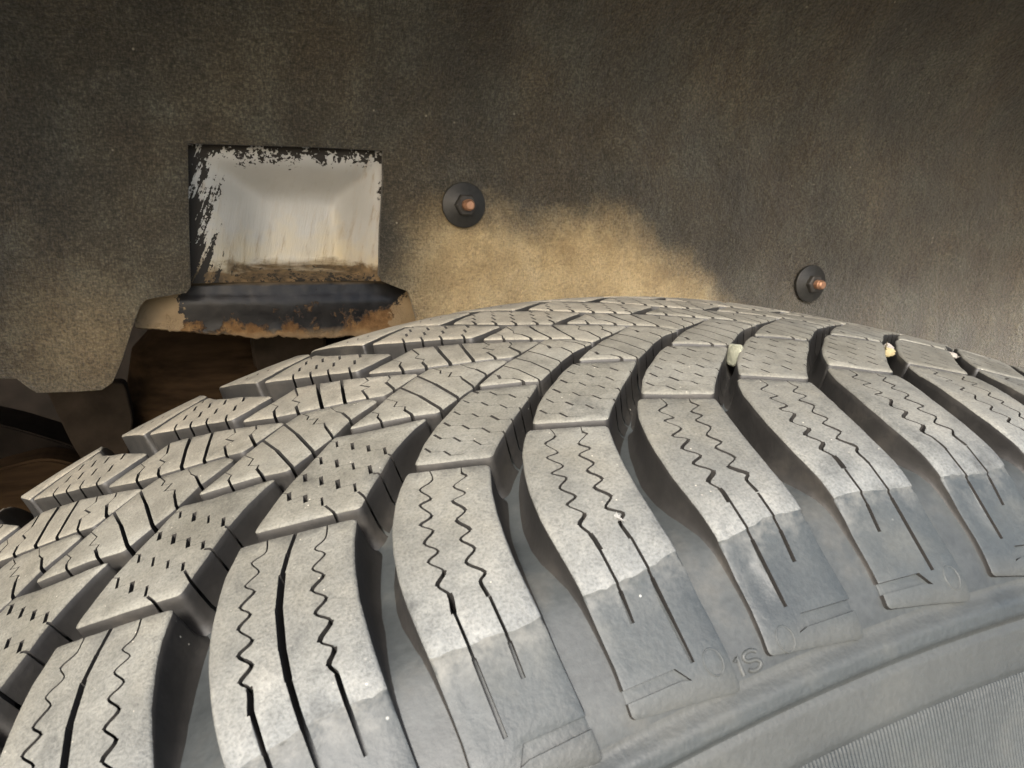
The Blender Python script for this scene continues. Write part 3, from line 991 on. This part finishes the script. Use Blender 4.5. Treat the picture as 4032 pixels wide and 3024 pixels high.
def mat_paint():
    m, nt, b = new_mat('dirty_white_paint')
    p = pos(nt)
    s = sepxyz(nt)
    # distance from the outline of the opening (metres, positive inside)
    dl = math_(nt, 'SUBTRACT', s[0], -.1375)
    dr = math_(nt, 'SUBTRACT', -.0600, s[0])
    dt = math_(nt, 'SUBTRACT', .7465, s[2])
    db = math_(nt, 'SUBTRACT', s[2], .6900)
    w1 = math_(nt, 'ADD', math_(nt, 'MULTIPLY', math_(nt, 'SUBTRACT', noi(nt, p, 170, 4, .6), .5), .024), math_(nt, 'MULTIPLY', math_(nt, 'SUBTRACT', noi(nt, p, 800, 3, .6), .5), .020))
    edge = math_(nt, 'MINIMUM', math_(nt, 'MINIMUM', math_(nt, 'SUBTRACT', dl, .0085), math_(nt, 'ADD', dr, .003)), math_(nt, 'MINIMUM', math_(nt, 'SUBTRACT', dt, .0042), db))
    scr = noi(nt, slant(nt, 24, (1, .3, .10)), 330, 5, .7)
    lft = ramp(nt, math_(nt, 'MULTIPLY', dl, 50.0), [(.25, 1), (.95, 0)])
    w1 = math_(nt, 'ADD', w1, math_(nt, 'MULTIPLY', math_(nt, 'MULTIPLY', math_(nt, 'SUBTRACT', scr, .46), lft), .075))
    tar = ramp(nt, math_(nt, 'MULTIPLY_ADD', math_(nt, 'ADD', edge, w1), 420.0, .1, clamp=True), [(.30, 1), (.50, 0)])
    # brown scum on the lower ledge
    w2 = math_(nt, 'MULTIPLY', math_(nt, 'SUBTRACT', noi(nt, pos(nt, (.35, 1, 1.6)), 130, 5, .6), .5), .014)
    scum = ramp(nt, math_(nt, 'MULTIPLY_ADD', math_(nt, 'ADD', db, w2), 130.0, -.40, clamp=True), [(.25, 1), (.75, 0)])
    # upright scrape streaks
    st = noi(nt, slant(nt, 12, (1, .3, .13)), 420, 6, .75)
    low = ramp(nt, math_(nt, 'MULTIPLY', db, 18.0), [(.15, 1), (.80, .05)])
    sides = math_(nt, 'MAXIMUM', ramp(nt, math_(nt, 'MULTIPLY', dr, 60.0), [(.2, 1), (1.0, 0)]), ramp(nt, math_(nt, 'MULTIPLY', dl, 50.0), [(.2, 1), (1.0, 0)]))
    sk = math_(nt, 'MULTIPLY', ramp(nt, st, [(.52, 0), (.62, 1)]), math_(nt, 'MAXIMUM', low, sides))
    base = mix(nt, (.58, .57, .53), (.46, .45, .42), noi(nt, p, 60, 3))
    base = mix(nt, base, (.66, .57, .38), ramp(nt, math_(nt, 'ADD', math_(nt, 'MULTIPLY', db, 22.0), noi(nt, p, 80, 4)), [(.60, .85), (1.55, 0)]))  # warm highlight low on the panel, painted into the base colour
    c = mix(nt, base, (.28, .20, .10), math_(nt, 'MULTIPLY', sk, .55))
    c = mix(nt, c, ramp(nt, noi(nt, p, 300, 4), [(.3, (.06, .042, .022)), (.7, (.22, .145, .07))]), scum)
    # rust spots
    vo = nt.nodes.new('ShaderNodeTexVoronoi')
    vo.inputs['Scale'].default_value = 95
    nt.links.new(pos(nt, (1, .2, 1)), vo.inputs['Vector'])
    halo = ramp(nt, vo.outputs['Distance'], [(.05, .8), (.22, 0)])
    kp = ramp(nt, noi(nt, p, 48, 2), [(.55, 0), (.62, 1)])
    c = mix(nt, c, (.50, .27, .07), math_(nt, 'MULTIPLY', halo, math_(nt, 'MULTIPLY', kp, ramp(nt, db, [(.02, 0), (.03, 1)]))))
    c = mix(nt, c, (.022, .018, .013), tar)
    nt.links.new(c, b.inputs['Base Color'])
    rg = mix(nt, (.22, .22, .22), (.75, .75, .75), math_(nt, 'MAXIMUM', math_(nt, 'MAXIMUM', tar, scum), math_(nt, 'MULTIPLY', sk, .5)))
    nt.links.new(rg, b.inputs['Roughness'])
    hh = math_(nt, 'ADD', math_(nt, 'MULTIPLY', st, math_(nt, 'MAXIMUM', low, sides)), math_(nt, 'MULTIPLY', tar, .8))
    nt.links.new(bump(nt, hh, .55, .0012), b.inputs['Normal'])
    return m
M_PAINT = mat_paint()

def panel():
    xs = np.arange(-152, -43.9, 1.0)
    zs = np.arange(690.2, 760.1, 1.0)
    def bumpf(x, z):
        fx = min(smooth01((x + 134) / 29.0), smooth01((-60 - x) / 19.0))
        fz = min(smooth01((z - 689.5) / 8.0), smooth01((742 - z) / 18.5))
        return 19.0 * min(fx, fz)
    # soften the ridges a little
    B = np.array([[bumpf(x, z) for x in xs] for z in zs])
    for _ in range(7):
        Q = np.pad(B, 1, mode='edge')
        B = (Q[:-2, 1:-1] + Q[2:, 1:-1] + Q[1:-1, :-2] + Q[1:-1, 2:] + 2 * B) / 6
    V, F = [], []
    nx = len(xs)
    for i, z in enumerate(zs):
        for j, x in enumerate(xs):
            y = 211.5 + B[i, j] + .25 * noise.noise(Vector((x * .1, z * .1, 0)))
            V.append((x / 1000, y / 1000, z / 1000))
    for i in range(len(zs) - 1):
        for j in range(nx - 1):
            F.append((i * nx + j, i * nx + j + 1, (i + 1) * nx + j + 1, (i + 1) * nx + j))
    n = len(V)
    V += [(x, y + .0015, z) for x, y, z in V]
    F += [tuple(n + q for q in reversed(f)) for f in F]
    o = mesh_obj('painted_body_panel', V, F, M_PAINT, None, None, True)
    tag(o, 'dirty white painted body panel seen through the rectangular cut-out in the liner', 'body panel')
panel()

# ------------------------------------------------------------------ rusty spring seat under the cut-out
def mat_rust():
    m, nt, b = new_mat('black_paint_and_rust')
    p = pos(nt)
    s = sepxyz(nt)
    n1 = noi(nt, p, 120, 6, .65)
    n2 = noi(nt, p, 45, 4, .6)
    hz = math_(nt, 'SUBTRACT', s[2], .6660)
    n3 = noi(nt, p, 95, 6, .68)
    rust = ramp(nt, math_(nt, 'ADD', math_(nt, 'MULTIPLY', hz, 52.0), math_(nt, 'MULTIPLY', math_(nt, 'SUBTRACT', n3, .5), -3.4)), [(.10, 1), (.40, 0)])
    rc = ramp(nt, n1, [(.28, (.055, .028, .012)), (.5, (.15, .082, .033)), (.72, (.28, .175, .078))])
    blk = ramp(nt, n1, [(.3, (.007, .007, .0075)), (.75, (.022, .020, .018))])
    c = mix(nt, blk, rc, rust)
    sandc = ramp(nt, n2, [(.3, (.22, .155, .085)), (.7, (.34, .255, .15))])
    wx = math_(nt, 'MULTIPLY', math_(nt, 'SUBTRACT', n3, .5), .030)
    ex = math_(nt, 'SUBTRACT', math_(nt, 'ABSOLUTE', math_(nt, 'ADD', math_(nt, 'ADD', s[0], .0975), wx)), .0430)
    ends = ramp(nt, math_(nt, 'MULTIPLY_ADD', math_(nt, 'SUBTRACT', ex, math_(nt, 'MULTIPLY', hz, .25)), 500.0, .5, clamp=True), [(.3, 0), (.7, 1)])
    top = ramp(nt, math_(nt, 'ADD', hz, math_(nt, 'MULTIPLY', n1, .002)), [(.0240, 0), (.0250, 1)])
    lowl = ramp(nt, math_(nt, 'ADD', hz, math_(nt, 'MULTIPLY', math_(nt, 'SUBTRACT', n3, .5), .006)), [(.0010, .8), (.0026, 0)])
    top = math_(nt, 'MAXIMUM', math_(nt, 'MAXIMUM', top, ends), lowl)
    c = mix(nt, c, sandc, top)
    nt.links.new(c, b.inputs['Base Color'])
    nt.links.new(mix(nt, (.34, .34, .34), (.9, .9, .9), math_(nt, 'MAXIMUM', rust, top)), b.inputs['Roughness'])
    b.inputs['Specular IOR Level'].default_value = .25
    nt.links.new(bump(nt, math_(nt, 'MULTIPLY', n1, math_(nt, 'ADD', rust, .25)), .6, .0015), b.inputs['Normal'])
    return m
M_RUST = mat_rust()

def spring_seat():
    prof_ = [(6.0, 690.6), (2.0, 690.6), (.4, 690.4), (-.6, 689.7), (-1.0, 688.2), (-1.2, 686.0), (-1.7, 684.2), (-2.4, 682.6), (-2.7, 680.0), (-2.6, 676.5), (-2.6, 673.0), (-2.7, 670.0), (-3.0, 667.5), (-3.2, 665.6), (-2.4, 664.8), (0, 665.0), (4.0, 668.0)]
    xs = np.linspace(-161, -43, 150)
    V, F = [], []
    m = len(prof_)
    for x in xs:
        u = (x + 100) / 60.0
        arc = 4.5 * u * u
        lift = float(np.interp(x, [-161, -159, -135, -115, -83, -43], [7.0, 6.6, 4.2, 1.8, .5, -.6]))
        for (dy, z) in prof_:
            f = min(1.0, max(0.0, (690.0 - z) / 25.0))
            zz = z + lift * f ** 2
            if z < 668:
                zz += .9 * noise.noise(Vector((x * .10, 0, 5))) + .7 * noise.noise(Vector((x * .45, 0, 2))) + .35 * noise.noise(Vector((x * 1.5, 0, 8)))
            V.append((x / 1000, (215 + dy + arc + .3 * noise.noise(Vector((x * .2, z * .2, 3)))) / 1000, zz / 1000))
    for i in range(len(xs) - 1):
        for j in range(m - 1):
            F.append((i * m + j, i * m + j + 1, (i + 1) * m + j + 1, (i + 1) * m + j))
    o = mesh_obj('spring_seat', V, F, M_RUST, None, None, True, 60)
    tag(o, 'black spring seat with rusty lower edge and sandy ends below the white panel', 'spring seat')
spring_seat()

# ------------------------------------------------------------------ suspension parts in the shade behind the tyre
def mat_grime(name, c1, c2, streak=(1, 1, 1)):
    m, nt, b = new_mat(name)
    n1 = noi(nt, pos(nt, streak), 90, 5, .6)
    nt.links.new(ramp(nt, n1, [(.3, c1), (.7, c2)]), b.inputs['Base Color'])
    b.inputs['Roughness'].default_value = .9
    b.inputs['Specular IOR Level'].default_value = .08
    nt.links.new(bump(nt, n1, .4, .001), b.inputs['Normal'])
    return m
M_BROWN = mat_grime('brown_grime', (.012, .007, .003), (.045, .027, .013), (.25, 1, 2.0))
M_DARK = mat_grime('dark_grime', (.007, .0055, .004), (.016, .012, .009))
M_GREYB = mat_grime('grey_brown_dust', (.018, .0135, .009), (.036, .027, .019))

def rev_solid(name, profile, n, mat, parent, mtx):
    V, F = [], []
    m = len(profile)
    for i in range(n):
        q = 2 * math.pi * i / n
        for (r, z) in profile:
            V.append(mtx @ Vector((r * math.cos(q), r * math.sin(q), z)))
    for i in range(n):
        for j in range(m - 1):
            a, b = i * m + j, ((i + 1) % n) * m + j
            F.append((a, b, b + 1, a + 1))
    F.append(tuple(i * m for i in reversed(range(n))))
    F.append(tuple(i * m + m - 1 for i in range(n)))
    return mesh_obj(name, V, F, mat, None, parent, True, 40)

strut = empty('suspension_strut', (-.140, .300, .560))
tag(strut, 'brown grimy suspension strut in the shade below the spring seat', 'strut')
mt = Matrix.Rotation(math.radians(6), 4, 'Y')
rev_solid('strut_tube', [(.030, -.10), (.0445, -.08), (.0445, .055), (.047, .058), (.047, .062), (.043, .066), (.041, .085), (.030, .10)], 56, M_BROWN, strut, mt)
rev_solid('bump_stop', [(.020, .098), (.024, .104), (.020, .110), (.024, .116), (.020, .122), (.020, .14)], 32, M_DARK, strut, Matrix.Translation((.045, .0, -.02)) @ mt)

def prism(name, poly, y0, y1, mat, parent=None, off=(0, 0, 0), bev=1.2):
    bm = bmesh.new()
    poly = poly if area(poly) < 0 else poly[::-1]
    vs = [bm.verts.new((x / 1000 - off[0], y0 / 1000 - off[1], z / 1000 - off[2])) for x, z in poly]
    f = bm.faces.new(vs)
    r = bmesh.ops.extrude_face_region(bm, geom=[f])
    for v in r['geom']:
        if isinstance(v, bmesh.types.BMVert):
            v.co.y += (y1 - y0) / 1000
    bmesh.ops.recalc_face_normals(bm, faces=bm.faces)
    bmesh.ops.bevel(bm, geom=list(bm.edges), offset=bev / 1000, segments=3, affect='EDGES', clamp_overlap=True)
    me = bpy.data.meshes.new(name)
    bm.to_mesh(me)
    bm.free()
    me.materials.append(mat)
    me.polygons.foreach_set('use_smooth', [True] * len(me.polygons))
    me.set_sharp_from_angle(angle=math.radians(50))
    o = bpy.data.objects.new(name, me)
    COL.objects.link(o)
    if parent:
        o.parent = parent
    return o

brk = prism('strut_bracket', round_poly([(-204, 640), (-172, 640), (-170, 622), (-174, 601), (-180, 590), (-188, 592), (-196, 612)], 3), 258, 268, M_GREYB)
tag(brk, 'grey brown tapered bracket hanging behind the liner flap', 'bracket')
arm = prism('control_arm', round_poly([(-330, 632), (-262, 628), (-225, 615), (-200, 603), (-188, 588), (-188, 566), (-203, 572), (-212, 586), (-236, 594), (-262, 600), (-330, 604)], 6), 285, 315, M_DARK, bev=5)
tag(arm, 'dark control arm behind the tyre at the left edge', 'suspension arm')
kn = prism('steering_knuckle', round_poly([(-236, 600), (-208, 606), (-190, 598), (-176, 580), (-172, 548), (-240, 540)], 8), 262, 282, M_BROWN, bev=5)
tag(kn, 'brown dusty steering knuckle behind the left edge of the tread', 'knuckle')
bsh = prism('rubber_bushing', round_poly([(-116, 664), (-80, 664), (-78, 640), (-86, 626), (-104, 622), (-114, 634)], 8), 262, 290, M_GREYB, bev=5)
tag(bsh, 'greyish rubber bushing under the right half of the spring seat', 'bushing')
def shell():  # inner body closed at back, top and sides, added to block stray light
    pf = [(400, 30), (400, 800), (360, 850), (260, 872), (170, 874)]
    pf2 = [(404, 30), (404, 803), (362, 854), (261, 876), (170, 878)]
    V, F = [], []
    ring = pf + pf2[::-1]
    m = len(ring)
    for x in (-.52, .62):
        V += [(x, y / 1000, z / 1000) for y, z in ring]
    F += [(i, (i + 1) % m, m + (i + 1) % m, m + i) for i in range(m)]
    for k, x in enumerate((-.52, .62)):
        b = len(V)
        V += [(x, y / 1000, z / 1000) for y, z in pf] + [(x, .17, .03)]
        F.append(tuple(range(b, b + len(pf) + 1)))
    return mesh_obj('light_blocking_body_shell', V, F, M_DARK, None, None, False)
inn = shell()
tag(inn, 'dark inner body shell added behind the suspension to block light', 'body panel')

# ------------------------------------------------------------------ liner fasteners
def mat_simple(name, c, rough, metal=0.0, spec=.5):
    m, nt, b = new_mat(name)
    n1 = noi(nt, pos(nt), 500, 4, .6)
    nt.links.new(ramp(nt, n1, [(.3, tuple(v * .75 for v in c)), (.7, tuple(v * 1.25 for v in c))]), b.inputs['Base Color'])
    b.inputs['Roughness'].default_value = rough
    b.inputs['Metallic'].default_value = metal
    nt.links.new(bump(nt, n1, .2, .0004), b.inputs['Normal'])
    return m
M_PLAST = mat_simple('black_plastic', (.026, .025, .022), .5)
M_NUT = mat_simple('dusty_black_nut', (.035, .032, .028), .6)
M_STUD = mat_simple('copper_coloured_stud', (.42, .23, .14), .5, .6)

def fastener(loc, r, tilt, stud, label):
    t = empty('liner_fastener', loc)
    mt = Matrix.Rotation(math.radians(90), 4, 'X') @ Matrix.Rotation(tilt[0], 4, 'X') @ Matrix.Rotation(tilt[1], 4, 'Y')
    s = r / 9.6
    w = rev_solid('washer', [(.0046 * s, -.0012), (.0094 * s, -.0012), (.0097 * s, -.0003), (.0097 * s, .0006), (.0090 * s, .0011), (.0062 * s, .0014), (.0052 * s, .0022)], 48, M_PLAST, t, mt)
    hexp = [(.0050 * s, .0010), (.0049 * s, .0044), (.0042 * s, .0050)]
    rev_solid('hex_nut', hexp, 6, M_NUT, t, mt).data.polygons.foreach_set('use_smooth', [False] * 14)
    rev_solid('stud', [(.0025 * s, .004), (.0022 * s, .0070), (.0025 * s, .0073), (.0025 * s, .0078), (.0022 * s, .0081), (.0022 * s, .0090), (.0016 * s, .0097)], 24, M_STUD, t, mt)
    tag(t, label, 'fastener', 'fasteners on the liner')
fastener((-.0260, .2008, .7242), 9.7, (0, 0), None, 'black washer, nut and copper stud beside the rectangular cut-out')
fastener((.1742, .2008, .6874), 10.0, (.0, .0), None, 'black washer, nut and copper stud above the right part of the tyre')
